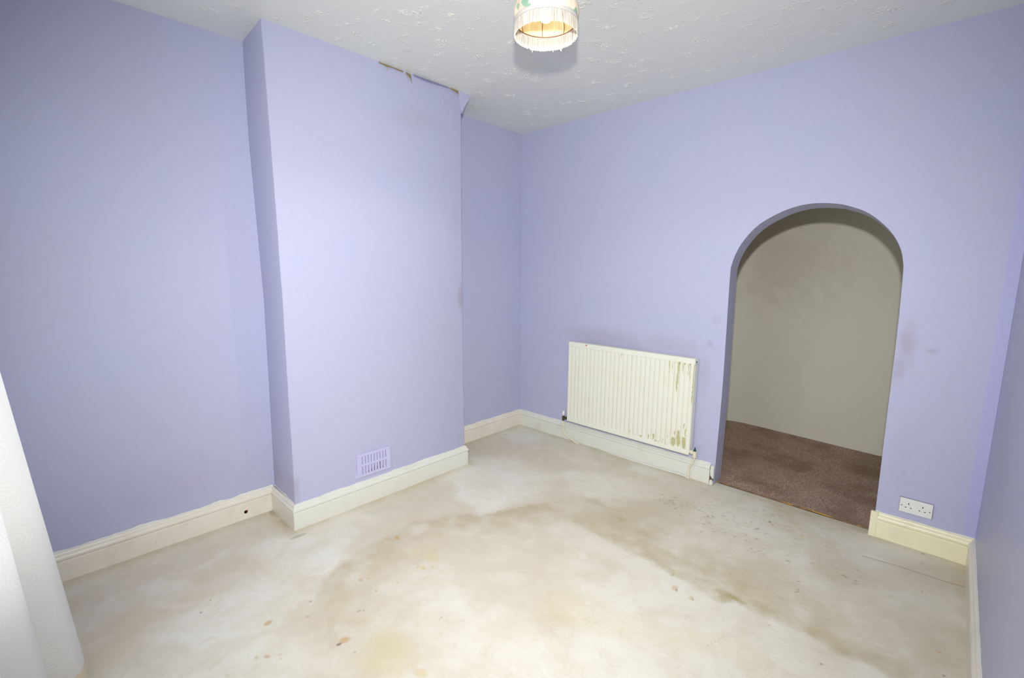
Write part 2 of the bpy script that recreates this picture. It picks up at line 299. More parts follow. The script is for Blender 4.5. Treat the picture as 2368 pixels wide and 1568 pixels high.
# visible ceiling: swirled plaster, the ridges are real relief
CS = 0.0033
xs, ys = np.meshgrid(np.arange(-0.02, W+0.02, CS), np.arange(-3.30, 0.02, CS), indexing='ij')
hh = np.zeros_like(xs); wr = 2*math.pi/0.0120
for gi in range(-1, 32):
    for gj in range(-1, 31):
        cx, cy = (gi+rng.uniform(0, 1))*0.11, -3.30+(gj+rng.uniform(0, 1))*0.11; R0 = rng.uniform(0.06, 0.12)
        i0, i1 = max(0, int((cx-R0+0.02)/CS)), int((cx+R0+0.02)/CS)+1; j0, j1 = max(0, int((cy-R0+3.30)/CS)), int((cy+R0+3.30)/CS)+1
        X, Y = xs[i0:i1, j0:j1]-cx, ys[i0:i1, j0:j1]-cy
        if X.size == 0: continue
        r = np.hypot(X, Y*rng.uniform(0.75, 1.3)); th = np.arctan2(Y, X)
        w_ = np.clip(0.5+0.5*np.cos((th-rng.uniform(-3.14, 3.14))), 0, 1)**1.2
        rd = np.clip(0.5+0.5*np.sin(r*wr+rng.uniform(0, 6)+1.5*np.sin(th*2)), 0, 1)**2.5
        hh[i0:i1, j0:j1] = np.maximum(hh[i0:i1, j0:j1], rd*w_*(1-sstep(0.6, 1.0, r/R0))*sstep(0.1, 0.3, r/R0))
brk_ = sstep(0.46, 0.64, fbm(xs, ys, 15, 201, 4))*sstep(0.40, 0.66, fbm(xs, ys, 100, 207, 2))
hh = hh*(0.05+1.1*brk_)*(0.5+fbm(xs, ys, 45, 203, 2))*0.0047
edge_ = np.minimum(np.minimum(xs, W-xs), -ys)
hh = hh*sstep(0.02, 0.14, edge_) + 0.0006*(fbm(xs, ys, 30, 205, 3)-0.5)
lim = -3.30+0.75*np.maximum(xs-0.25, 0)
keep = (ys > lim)[:-1, :-1].ravel()
struct(obj('ceiling', grid_mesh('ceiling', xs, ys, ceil_z(xs, ys)-hh, keep=keep), mat_ceiling)).data.shade_smooth()
xs, ty = np.meshgrid(np.linspace(-0.1, W+0.1, 60), np.linspace(0, 1, 30), indexing='ij')
ys = YF-0.05+ty*(-3.295+0.75*np.maximum(xs-0.25, 0)-YF+0.05)
struct(obj('ceiling', grid_mesh('ceiling', xs, ys, ceil_z(xs, ys)+0.0005), mat_ceiling)).data.shade_smooth()
struct(obj('floor_base', box_bm(-0.2, 4.7, YF-0.3, 2.1, -0.12, -0.05), mat_dust))  # added slab that stops background light leaking through floor gaps

# floor: fitted carpet, wear and stains as colour layers of the carpet itself
STEP = 0.0055
xs, ys = np.meshgrid(np.arange(0.0, W+STEP, STEP), np.arange(YF, 0.052, STEP), indexing='ij')
zz = 0.003*(fbm(xs, ys, 2.2, 11, 3)-0.5) + 0.004*np.exp(-((ys+0.02)/0.03)**2)*(fbm(xs, ys, 6, 12, 2)-0.3)
wx = xs + 0.16*(fbm(xs, ys, 4.5, 21)-0.5) + 0.05*(fbm(xs, ys, 22, 22)-0.5)
wy = ys + 0.16*(fbm(xs, ys, 4.5, 23)-0.5) + 0.05*(fbm(xs, ys, 22, 24)-0.5)
lay = {k: np.zeros_like(xs) for k in ('path', 'pink', 'yel', 'tan', 'dark', 'white', 'rust')}
brk = 0.55 + 0.9*(fbm(xs, ys, 6, 31)-0.2)
for k, s, pts in BANDS:
    m = np.zeros_like(xs)
    for (x0, y0, w0), (x1, y1, w1) in zip(pts[:-1], pts[1:]):
        dx, dy = x1-x0, y1-y0
        t = np.clip(((wx-x0)*dx+(wy-y0)*dy)/(dx*dx+dy*dy), 0, 1)
        d = np.hypot(wx-x0-t*dx, wy-y0-t*dy)/(w0+(w1-w0)*t)
        m = np.maximum(m, 1-sstep(0.45, 1.35, d))
    lay[k] = np.maximum(lay[k], s*m*np.clip(brk, 0.3, 1.1))
fine_brk = np.clip(0.25+1.5*fbm(xs, ys, 11, 33, 5)-0.1, 0.15, 1.25)
wx2, wy2 = xs+0.05*(fbm(xs, ys, 12, 25)-0.5)+0.02*(fbm(xs, ys, 60, 26)-0.5), ys+0.05*(fbm(xs, ys, 12, 27)-0.5)+0.02*(fbm(xs, ys, 60, 28)-0.5)
for k, s, fade, side, pts in EDGES:
    best = np.full_like(xs, 9.0); sg = np.zeros_like(xs)
    for (x0, y0), (x1, y1) in zip(pts[:-1], pts[1:]):
        dx, dy = x1-x0, y1-y0
        t = np.clip(((wx2-x0)*dx+(wy2-y0)*dy)/(dx*dx+dy*dy), 0, 1)
        d = np.hypot(wx2-x0-t*dx, wy2-y0-t*dy); cr = dx*(wy2-y0)-dy*(wx2-x0)
        sg = np.where(d < best, np.sign(cr), sg); best = np.minimum(best, d)
    sd = best*sg*side
    m = sstep(-0.035, 0.035, sd)*np.exp(-np.maximum(sd, 0)/fade)
    (xa, ya), (xb, yb) = pts[0], pts[-1]
    m = m*(sstep(-2.9, -2.45, ys)*(1-sstep(-1.15, -0.75, ys)) if k == 'pink' else sstep(1.30, 1.75, xs))
    lay[k] = np.maximum(lay[k], s*m*fine_brk)
    if k == 'pink': lay['path'] = np.maximum(lay['path'], 0.34*m*fine_brk*np.exp(-np.maximum(sd, 0)/0.22))
for k, s, cx, cy, a, b, c, d in SPOTS:
    u = a*(xs-cx)+b*(ys-cy); v = c*(xs-cx)+d*(ys-cy)
    r = np.hypot(u, v)
    if r.min() > 3: continue
    big = np.hypot(a, b)+np.hypot(c, d) < 45
    if big:
        u = a*(wx-cx)+b*(wy-cy); v = c*(wx-cx)+d*(wy-cy); r = np.hypot(u, v)
    lay[k] = np.maximum(lay[k], (0.8*s*np.clip(brk, 0.3, 1.2) if big else s)*(1-sstep(0.3 if big else 0.6, 1.6 if big else 1.25, r)))
for (cx, cy), rr in SPECK:
    for _ in range(30):
        px, py = cx+random.gauss(0, rr*0.55), cy+random.gauss(0, rr*0.34)
        r0 = random.uniform(0.0028, 0.0052) if random.random() < 0.85 else 0.0075; an = random.uniform(-0.6, 0.6)+0.75; s = random.uniform(0.12, 0.50)
        i0, i1 = max(0, int((px-0.03)/STEP)), int((px+0.03)/STEP)+1; j0, j1 = max(0, int((py-0.03-YF)/STEP)), int((py+0.03-YF)/STEP)+1
        X, Y = xs[i0:i1, j0:j1]-px, ys[i0:i1, j0:j1]-py
        if X.size == 0: continue
        u = (X*math.cos(an)+Y*math.sin(an))/(r0*1.7); v = (-X*math.sin(an)+Y*math.cos(an))/r0
        lay['dark'][i0:i1, j0:j1] = np.maximum(lay['dark'][i0:i1, j0:j1], s*(1-sstep(0.4, 1.5, np.hypot(u, v))))
for px, py, rx_, ry_, s in ((1.70, -0.93, 0.10, 0.06, 0.75), (1.92, -0.98, 0.20, 0.06, 0.55), (2.14, -1.10, 0.12, 0.05, 0.6), (2.36, -1.16, 0.14, 0.045, 0.6), (2.50, -1.19, 0.09, 0.04, 0.95), (2.66, -1.15, 0.12, 0.05, 0.7), (2.84, -1.14, 0.10, 0.04, 0.45), (2.2, -0.62, 0.2, 0.06, 0.3), (1.5, -0.86, 0.12, 0.04, 0.5)):
    r = np.hypot((wx2-px)/rx_, (wy2-py)/ry_)
    lay['path'] = np.maximum(lay['path'], s*(1-sstep(0.15, 1.6, r))*np.clip(0.35+1.1*fbm(xs, ys, 14, 37, 4), 0.2, 1.15))
# carpet seam near the socket, and a darker edge along the skirting
for (x0, y0), (x1, y1) in zip(SEAM[:-1], SEAM[1:]):
    dx, dy = x1-x0, y1-y0; t = np.clip(((xs-x0)*dx+(ys-y0)*dy)/(dx*dx+dy*dy), 0, 1)
    d = np.hypot(xs-x0-t*dx, ys-y0-t*dy)
    lay['dark'] = np.maximum(lay['dark'], 0.30*(1-sstep(0.002, 0.010, d))); zz -= 0.002*(1-sstep(0.0, 0.012, d))
edge = np.minimum(np.minimum(xs-0.02, W-0.02-xs), -0.02-ys)
edge = np.where((xs < D+0.5) & (ys > Y1-0.3) & (ys < Y2+0.3), np.minimum(edge, np.hypot(np.maximum(xs-D-0.02, 0), np.maximum(np.maximum(Y1-0.02-ys, ys-Y2-0.02), 0))), edge)
arch_gap = (xs > 1.99) & (xs < 2.93) & (ys > -0.12)
lay['path'] = np.maximum(lay['path'], np.where(arch_gap, 0, 0.38*(1-sstep(0.0, 0.10, edge))*np.clip(0.4+fbm(xs, ys, 9, 51), 0, 1)))
# general soil in the half next to the arch
lay['path'] = np.maximum(lay['path'], 0.16*sstep(1.5, 2.6, xs+0.25*ys+0.8*(fbm(xs, ys, 1.6, 61)-0.5))*np.clip(fbm(xs, ys, 3.5, 62)*1.7-0.15, 0.2, 1))
lay['pink'] = np.maximum(lay['pink'], 0.5*np.clip((fbm(xs, ys, 3.0, 71)-0.45)*4, 0, 1))
fl = grid_mesh('floor', xs, ys, zz, flip=True)
one = np.ones_like(xs)
set_attr(fl, 'stain', np.stack([lay['path'], lay['pink'], lay['yel'], one], -1).reshape(-1, 4))
set_attr(fl, 'spot', np.stack([np.maximum(lay['tan'], lay['rust']), lay['dark'], lay['white'], one], -1).reshape(-1, 4))
fl.shade_smooth(); struct(obj('floor', fl, mat_carpet))

# left wall (leans out a little towards the far corner)
ys, zs = np.meshgrid(np.linspace(YF-0.02, 0.0, 60), np.linspace(-0.03, 2.93, 40), indexing='ij')
struct(obj('wall_left', grid_mesh('wall_left', -0.019*(zs/H)*sstep(-1.2, 0, ys), ys, zs, flip=False), mat_wall_left)).data.shade_smooth()
# chimney breast with its bowed old corners
ZL = [-0.03, 0.16, 0.5, 0.83, 1.39, 1.945, 2.33, 2.59, 2.88, 2.93]
YL = [-2.431, -2.431, -2.431, -2.432, -2.429, -2.434, -2.439, -2.443, -2.446, -2.446]
YI = [-2.421, -2.421, -2.417, -2.412, -2.406, -2.419, -2.428, -2.427, -2.423, -2.423]
YR = [-1.070, -1.070, -1.073, -1.076, -1.080, -1.082, -1.082, -1.081, -1.079, -1.079]
def chimney():
    bm = bmesh.new(); rows = []; c = 0.007
    zz = np.linspace(-0.03, 2.93, 75)
    yl = np.interp(zz, ZL, YL) + 0.0016*(vnoise(zz, zz*0+3, 14, 81)-0.5)*2; yi = np.interp(zz, ZL, YI); yr = np.interp(zz, ZL, YR) + 0.002*(vnoise(zz, zz*0+9, 18, 82)-0.5)*2
    for z, a, i, r in zip(zz, yl, yi, yr):
        rows.append([bm.verts.new(p) for p in ((-0.02, i, z), (D-c, a, z), (D-0.3*c, a+0.3*c, z), (D, a+c, z), (D, (a+r)/2, z), (D, r-c, z), (D-0.3*c, r-0.3*c, z), (D-c, r, z), (-0.03, r, z))])
    for A, B in zip(rows[:-1], rows[1:]):
        for k in range(8): bm.faces.new((A[k], A[k+1], B[k+1], B[k]))
    return bm
chim = struct(obj('chimney_breast', chimney(), mat_chimney)); smooth_by_angle(chim, 50)

# back wall with the plastered arch
arch = [(1.982, -0.04), (1.984, 0.12), (1.992, 0.7), (1.988, 1.2), (1.984, 1.56), (1.991, 1.645), (2.021, 1.737), (2.066, 1.816), (2.12, 1.88), (2.176, 1.925), (2.239, 1.96), (2.305, 1.989), (2.376, 2.008), (2.44, 2.015), (2.503, 2.013), (2.56, 2.005),
        (2.614, 1.992), (2.697, 1.957), (2.752, 1.921), (2.801, 1.876), (2.843, 1.829), (2.877, 1.775), (2.902, 1.718), (2.917, 1.656), (2.924, 1.58), (2.933, 1.25), (2.937, 0.76), (2.942, 0.143), (2.942, -0.04)]
arch_s = spline(arch, 4)
def back_wall():
    bm = bmesh.new(); x0, x1, zt = -0.1, 4.5, 2.95; A = arch_s; n = len(A)
    i0 = min(range(n//2), key=lambda i: abs(A[i][1]-1.56)); i1 = min(range(n//2, n), key=lambda i: abs(A[i][1]-1.58))
    zb_ = lambda x, z: z - 0.016*max(0, min(1, (z-1.5)/0.3)) if 1.9 < x < 3.0 and z < 2.5 else z
    cells = [[(x0, A[i][1]), A[i], A[i+1], (x0, A[i+1][1])] for i in range(i0)]
    cells += [[(x0, A[i0][1]), A[i0], (A[i0][0], zt), (x0, zt)]]
    cells += [[A[i], A[i+1], (A[i+1][0], zt), (A[i][0], zt)] for i in range(i0, i1)]
    cells += [[A[i1], (x1, A[i1][1]), (x1, zt), (A[i1][0], zt)]]
    cells += [[A[i+1], (x1, A[i+1][1]), (x1, A[i][1]), A[i]] for i in range(i1, n-1)]
    for c in cells:
        bm.faces.new([bm.verts.new((x, 0, z)) for x, z in c])
        bm.faces.new([bm.verts.new((x, JD, zb_(x, z))) for x, z in reversed(c)]).material_index = 1
    for a, c in zip(A[:-1], A[1:]):
        bm.faces.new([bm.verts.new(p) for p in ((a[0], 0, a[1]), (a[0], JD, zb_(*a)), (c[0], JD, zb_(*c)), (c[0], 0, c[1]))])
    bmesh.ops.remove_doubles(bm, verts=bm.verts, dist=1e-5)
    bmesh.ops.recalc_face_normals(bm, faces=bm.faces)
    return bm
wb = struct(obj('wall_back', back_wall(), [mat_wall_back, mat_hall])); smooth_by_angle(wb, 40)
struct(obj('wall_right', box_bm(W, W+0.12, YF-0.2, 0.0, -0.04, 2.95), mat_wall_right))
wr_strip = obj('paper_overlap', box_bm(W-0.052, W-0.0005, -0.0007, 0.0004, HS, 2.86), mat_lining); wr_strip.parent = wb
def front_wall():
    bm = bmesh.new()
    for a in ((-0.1, 0.60, -0.04, 2.95), (2.60, W+0.1, -0.04, 2.95), (0.60, 2.60, -0.04, 0.62), (0.60, 2.60, 2.32, 2.95)):
        box_bm(a[0], a[1], YF-0.24, YF, a[2], a[3], bm=bm)
    return bm
struct(obj('wall_front', front_wall(), mat_wall_right))

# hall beyond the arch
def quad(p):
    bm = bmesh.new(); bm.faces.new([bm.verts.new(q) for q in p]); return bm
xs, ys = np.meshgrid(np.linspace(0.1, 4.5, 120), np.linspace(0.03, 1.95, 60), indexing='ij')
struct(obj('floor_hall', grid_mesh('floor_hall', xs, np.maximum(ys, 0.052+0.006*(vnoise(xs, xs*0, 20, 91)-0.5)), 0.004+0.004*fbm(xs, ys, 5, 92, 2), flip=True), mat_hall_carpet)).data.shade_smooth()
hy = lambda x: 1.62-0.085*(x-2.25)
xs, zs = np.meshgrid(np.linspace(0.1, 4.5, 60), np.linspace(-0.02, 2.55, 20), indexing='ij')
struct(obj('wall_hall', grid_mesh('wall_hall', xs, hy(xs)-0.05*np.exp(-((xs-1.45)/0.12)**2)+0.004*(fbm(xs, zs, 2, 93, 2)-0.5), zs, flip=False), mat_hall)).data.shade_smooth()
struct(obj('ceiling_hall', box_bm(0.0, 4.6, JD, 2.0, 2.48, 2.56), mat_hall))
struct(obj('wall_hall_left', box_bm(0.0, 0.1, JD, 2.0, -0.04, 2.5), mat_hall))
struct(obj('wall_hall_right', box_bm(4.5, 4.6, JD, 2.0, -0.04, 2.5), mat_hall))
def threshold():
    bm = bmesh.new(); prev = None
    for i in range(61):
        x = 1.985+0.955*i/60; y = 0.049+0.006*float(vnoise(np.array(x), np.array(0.), 9, 95)); w = 0.005+0.007*float(vnoise(np.array(x), np.array(4.), 7, 96))
        r = [bm.verts.new((x, y, 0.002)), bm.verts.new((x, y+0.001, 0.0075)), bm.verts.new((x, y+w, 0.0085)), bm.verts.new((x, y+w+0.002, 0.0))]
        if prev:
            for k in range(3): bm.faces.new((prev[k], r[k], r[k+1], prev[k+1]))
        prev = r
    bmesh.ops.recalc_face_normals(bm, faces=bm.faces); return bm
struct(obj('trim_1', threshold(), mat_jute))

# window behind the camera
w1 = struct(obj('window_1', box_bm(0.60, 2.60, YF-0.16, YF+0.05, 0.595, 0.63, 0.006), mat_frame))
def wframe():
    bm = bmesh.new(); y0, y1 = YF-0.15, YF-0.09
    for a in ((0.60, 0.66, 0.63, 2.32), (2.54, 2.60, 0.63, 2.32), (0.60, 2.60, 0.63, 0.69), (0.60, 2.60, 2.26, 2.32), (1.57, 1.63, 0.63, 2.32), (0.60, 2.60, 1.75, 1.80)):
        box_bm(a[0], a[1], y0, y1, a[2], a[3], 0.004, bm=bm)
    return bm
part('window_frame', wframe(), mat_frame, w1)
mg, ntg, bgs = new_mat('clear_glass'); 
tr = ntg.nodes.new('ShaderNodeBsdfTransparent'); gl = ntg.nodes.new('ShaderNodeBsdfGlossy'); mx = ntg.nodes.new('ShaderNodeMixShader')
gl.inputs['Roughness'].default_value = 0.02; mx.inputs[0].default_value = 0.06
ntg.links.new(tr.outputs[0], mx.inputs[1]); ntg.links.new(gl.outputs[0], mx.inputs[2]); ntg.links.new(mx.outputs[0], ntg.nodes['Material Output'].inputs[0])
for a in ((0.66, 1.57, 0.69, 1.75), (1.63, 2.54, 0.69, 1.75), (0.66, 1.57, 1.80, 2.26), (1.63, 2.54, 1.80, 2.26)):
    part('pane', box_bm(a[0], a[1], YF-0.122, YF-0.118, a[2], a[3]), mg, w1)

# ------------------------------------------------------------------ skirting boards
PROF = [(0.0215, -0.01), (0.0215, 0.104), (0.0185, 0.107), (0.0185, 0.1095), (0.0225, 0.113), (0.0242, 0.119), (0.0242, 0.126), (0.0215, 0.133), (0.0165, 0.1375), (0.0145, 0.139), (0.0145, 0.1445), (0.0115, 0.151), (0.006, 0.1555), (0.0, 0.156)]
def skirting(name, p0, p1, nrm, m0, m1, mat, parent=None):
    """one board from p0 to p1; m = +1 mitre of an inside corner, -1 of an outside one, 0 square cut"""
    bm = bmesh.new(); a, b, n = Vector((*p0, 0)), Vector((*p1, 0)), Vector((*nrm, 0)); t = (b-a).normalized(); rows = []
    N = max(2, int((b-a).length/0.06))
    for i in range(N+1):
        k = i/N; row = []
        for off, z in PROF:
            s = a + t*(m0*off) if True else a
            e = b - t*(m1*off)
            p = s.lerp(e, k) + n*off
            if 0 < i < N: p += n*0.0012*(float(vnoise(np.array(p.x+p.y), np.array(z*2), 5, 101))-0.5)
            row.append(bm.verts.new((p.x, p.y, z)))
        rows.append(row)
    for A, B in zip(rows[:-1], rows[1:]):
        for j in range(len(PROF)-1): bm.faces.new((A[j], B[j], B[j+1], A[j+1]))
    for row, rev in ((rows[0], True), (rows[-1], False)):
        back = [bm.verts.new((Vector((row[0].co.x, row[0].co.y, 0))-n*PROF[0][0]).to_tuple()[:2] + (-0.01,))]
        loop = row + back
        try: bm.faces.new(loop[::-1] if rev else loop)
        except Exception: pass
    bmesh.ops.recalc_face_normals(bm, faces=bm.faces)
    o = struct(obj(name, bm, mat)); smooth_by_angle(o, 38); return o
def filler(parent, p0, p1, nrm, mat, seed, hmin=0.002, hmax=0.014):
    """ragged line of old filler and paint where the wall meets the board"""
    bm = bmesh.new(); a, b, n = Vector((*p0, 0)), Vector((*p1, 0)), Vector((*nrm, 0)); prev = None
    N = int((b-a).length/0.012)
    for i in range(N+1):
        p = a.lerp(b, i/N); h = hmin + (hmax-hmin)*max(0, (float(fbm(np.array(i*0.012), np.array(seed*3.7), 14, seed, 3))-0.3)*2.0)
        r = [bm.verts.new((p.x+n.x*q, p.y+n.y*q, HS+z)) for q, z in ((0.004, -0.003), (0.0025, h*0.8), (0.0003, h))]
        if prev:
            for k in range(2): bm.faces.new((prev[k], r[k], r[k+1], prev[k+1]))
        prev = r
    bmesh.ops.recalc_face_normals(bm, faces=bm.faces)
    part('filler', bm, mat, parent)
def bool_cut(o, cutter):
    md = o.modifiers.new('cut', 'BOOLEAN'); md.object = cutter; md.operation = 'DIFFERENCE'; md.solver = 'EXACT'
    bpy.context.view_layer.update()
    me = bpy.data.meshes.new_from_object(o.evaluated_get(bpy.context.evaluated_depsgraph_get()))
    o.modifiers.clear(); old = o.data; o.data = me; bpy.data.meshes.remove(old)
    cm = cutter.data; bpy.data.objects.remove(cutter); bpy.data.meshes.remove(cm)

bl = skirting('baseboard_left', (0, YF), (0, Y1), (1, 0), 0, 1, [mat_skirt_left, mat_dark])
cut = obj('cutter', tube_bm([(0.004, -2.61, 0.048), (0.04, -2.61, 0.047)], [0.010, 0.012], 10), mat_dark)
for p in cut.data.polygons: p.material_index = 0
bool_cut(bl, cut)
smooth_by_angle(bl, 38)
filler(bl, (0, YF), (0, Y1-0.002), (1, 0), mat_caulk, 3)
rust = bmesh.new(); bmesh.ops.create_icosphere(rust, subdivisions=2, radius=1.0)
for v in rust.verts: v.co = Vector((0.0215+v.co.x*0.0012, -2.6005+v.co.y*0.0035, 0.054+v.co.z*0.006))
part('rust_stain', rust, simple('orange_rust', (196, 112, 60), 0.9), bl)
cs = skirting('baseboard_chimney', (0, Y1), (D, Y1), (0, -1), 1, -1, mat_skirt_left)
filler(cs, (0, Y1+0.011), (D, Y1+0.001), (0, -1), mat_caulk, 5, 0.004, 0.02)
cf = skirting('baseboard_chimney', (D, Y1), (D, Y2), (1, 0), -1, -1, mat_skirt)
filler(cf, (D, Y1), (D, Y2), (1, 0), mat_caulk, 7, 0.001, 0.006)
skirting('baseboard_chimney', (D, Y2), (0, Y2), (0, 1), -1, 1, mat_skirt_left)
cr = skirting('baseboard_left', (0, Y2), (0, 0), (1, 0), 1, 1, mat_skirt_left)
filler(cr, (0, Y2), (0, 0), (1, 0), mat_caulk, 9, 0.001, 0.006)
b1 = skirting('baseboard_back', (0, 0), (1.953, 0), (0, -1), 1, 0, mat_skirt)
filler(b1, (0, 0), (1.953, 0), (0, -1), mat_caulk, 11, 0.001, 0.006)
b2 = skirting('baseboard_back', (2.935, 0), (W, 0), (0, -1), 0, 1, mat_skirt_cream)
filler(b2, (2.945, 0), (W, 0), (0, -1), mat_caulk, 13, 0.002, 0.010)
br = skirting('baseboard_right', (W, 0), (W, YF), (-1, 0), 1, 0, mat_skirt_left)
filler(br, (W, 0), (W, YF), (-1, 0), mat_caulk, 15, 0.003, 0.014)
# painted stop at the arch end of the right-hand board, chipped plaster end of the left one
part('end_block', box_bm(2.922, 2.958, -0.0245, 0.0, -0.01, 0.158, 0.006, 3), mat_skirt_cream, b2)
def lump(seed, c, s):
    bm = bmesh.new(); bmesh.ops.create_icosphere(bm, subdivisions=3, radius=1.0); r = random.Random(seed); k = [r.uniform(2, 5) for _ in range(3)]
    for v in bm.verts:
        d = 1+0.16*math.sin(k[0]*v.co.x+1)*math.sin(k[1]*v.co.y+2)+0.10*math.sin(k[2]*v.co.z*2)
        v.co = Vector((c[0]+max(-0.85, min(0.85, v.co.x))*s[0]*d, c[1]+max(-0.8, min(0.8, v.co.y))*s[1]*d, c[2]+max(-0.9, min(0.9, v.co.z))*s[2]*d))
    return bm
def chipped(pts, y0, y1):
    bm = bmesh.new(); A = [bm.verts.new((x_, y0, z_)) for x_, z_ in pts]; B = [bm.verts.new((x_, y1, z_)) for x_, z_ in pts]; n = len(pts)
    bm.faces.new(A); bm.faces.new(B[::-1])
    for i in range(n): bm.faces.new((A[i], B[i], B[(i+1) % n], A[(i+1) % n]))
    bmesh.ops.recalc_face_normals(bm, faces=bm.faces)
    bmesh.ops.bevel(bm, geom=bm.edges[:], offset=0.003, segments=2, affect='EDGES'); return bm
for a in (([(1.957, 0.145), (1.972, 0.152), (1.981, 0.146), (1.982, 0.052), (1.976, 0.044), (1.966, 0.058), (1.958, 0.064), (1.955, 0.10)], -0.017, 0.0),
          ([(1.956, 0.030), (1.966, 0.040), (1.977, 0.032), (1.981, 0.012), (1.976, -0.005), (1.955, -0.005)], -0.022, 0.0)):
    smooth_by_angle(part('plaster_lump', chipped(*a), mat_skirt, b1), 60)
part('rough_gap', box_bm(1.953, 1.979, -0.008, 0.0, 0.0, 0.14), mat_dust, b1)

# torn paper along the top of the chimney breast
def flake(pts, thick, mat, parent, name='paper_flake'):
    """small curled strip: list of (top point, bottom point)"""
    bm = bmesh.new(); prev = None
    for a, b in pts:
        a, b = Vector(a), Vector(b); mid = a.lerp(b, 0.55)+Vector((0.3*thick, 0, 0)); r = [bm.verts.new(q) for q in (a, mid, b)]
        if prev:
            for k in range(2): bm.faces.new((prev[k], r[k], r[k+1], prev[k+1]))
        prev = r
    g = bmesh.ops.solidify(bm, geom=bm.faces[:], thickness=thick*0.35)
    bmesh.ops.recalc_face_normals(bm, faces=bm.faces); return part(name, bm, mat, parent)
x = D
def prism(name, pts, x0, x1, mat, parent):
    bm = bmesh.new(); A = [bm.verts.new((x1, y, z)) for y, z in pts]; B = [bm.verts.new((x0, y, z)) for y, z in pts]; n = len(pts)
    bm.faces.new(A); bm.faces.new(B[::-1])
    for i in range(n): bm.faces.new((A[i], B[i], B[(i+1) % n], A[(i+1) % n]))
    bmesh.ops.recalc_face_normals(bm, faces=bm.faces); return part(name, bm, mat, parent)
prism('loose_paper', [(-1.12, 2.872), (-0.985, 2.872), (-0.994, 2.858), (-1.035, 2.80), (-1.062, 2.755), (-1.080, 2.722), (-1.09, 2.78), (-1.105, 2.83)], x-0.0005, x+0.0012, mat_chimney, chim)
flake([((x+.002, -1.19, 2.874), (x+.006, -1.19, 2.866)), ((x+.003, -1.15, 2.873), (x+.009, -1.15, 2.858)), ((x+.004, -1.12, 2.872), (x+.010, -1.118, 2.850)), ((x+.004, -1.112, 2.868), (x+.008, -1.108, 2.825))], 0.003, mat_torn, chim)
flake([((x+.002, -1.76, 2.875), (x+.004, -1.76, 2.869)), ((x+.003, -1.70, 2.875), (x+.008, -1.70, 2.862)), ((x+.003, -1.66, 2.874), (x+.006, -1.66, 2.866)), ((x+.002, -1.58, 2.874), (x+.006, -1.58, 2.862))], 0.003, mat_torn, chim)
flake([((x+.003, -1.56, 2.873), (x+.012, -1.56, 2.857)), ((x+.004, -1.535, 2.870), (x+.014, -1.53, 2.838)), ((x+.003, -1.52, 2.868), (x+.007, -1.512, 2.812))], 0.003, mat_torn, chim)
flake([((x+.002, -1.71, 2.866), (x+.013, -1.715, 2.846)), ((x+.002, -1.695, 2.864), (x+.012, -1.698, 2.838))], 0.002, mat_caulk, chim)
flake([((x+.002, -1.50, 2.874), (x+.010, -1.50, 2.862)), ((x+.002, -1.40, 2.874), (x+.012, -1.40, 2.856)), ((x+.002, -1.30, 2.874), (x+.009, -1.30, 2.860)), ((x+.002, -1.20, 2.873), (x+.006, -1.20, 2.864))], 0.003, mat_chimney, chim, 'loose_paper')

# ------------------------------------------------------------------ air vent on the chimney breast
vent = thing('air_vent', 'painted lavender louvre air vent low on the chimney breast', 'vent', (D, -1.893, 0.185))
VY0, VY1, VZ0, VZ1 = -2.022, -1.768, 0.190, 0.352
mat_vent = wall_paint('lavender_vent_paint', (190, 189, 222), rough=0.5, bump_s=0.12)
mat_shut = wall_paint('lavender_vent_shutter', (172, 170, 196), rough=0.6)
def vent_frame():
    bm = bmesh.new()
    for a in ((VY0, VY1, 0.333, VZ1), (VY0, VY1, VZ0, 0.209), (VY0, -1.995, 0.209, 0.333), (-1.795, VY1, 0.209, 0.333)):
        box_bm(D-0.001, D+0.012, a[0], a[1], a[2], a[3], 0.003, 2, bm=bm)
    return bm
part('frame', vent_frame(), mat_vent, vent)
part('cross_bar', box_bm(D+0.003, D+0.0115, -1.997, -1.793, 0.263, 0.281, 0.002), mat_vent, vent)
part('plaster_edge', lump(5, (D+0.001, -2.025, 0.200), (0.003, 0.010, 0.02)), mat_vent, vent).data.shade_smooth()
part('back_plate', box_bm(D-0.001, D+0.0025, -1.996, -1.794, 0.205, 0.335), mat_shut, vent)
slat_me = None; py = 0.2/9.0
for r_ in range(2):
    for i in range(10):
        yc = -1.995+py*i
        if slat_me is None:
            bm = box_bm(D+0.002, D+0.011, -0.0076, 0.0076, 0, 0.0545, 0.0018, 2); slat_me = bpy.data.meshes.new('slat'); bm.to_mesh(slat_me); bm.free(); slat_me.materials.append(mat_vent)
        o = bpy.data.objects.new('slat', slat_me); scene.collection.objects.link(o); parent_fix(o, vent); o.location = (0, yc, 0.2085 if r_ == 0 else 0.279)
for i, h in ((3, 0.018), (4, 0.03), (5, 0.026), (6, 0.05), (2, 0.012), (7, 0.012)):
    yc = -1.995+py*(i+0.5)
    part('dark_gap', box_bm(D+0.002, D+0.0032, yc-0.005, yc+0.005, 0.2095, 0.2095+h), mat_dust if i != 6 else mat_dark, vent)  # dark dusty plates stand in for the shaded shutter gaps

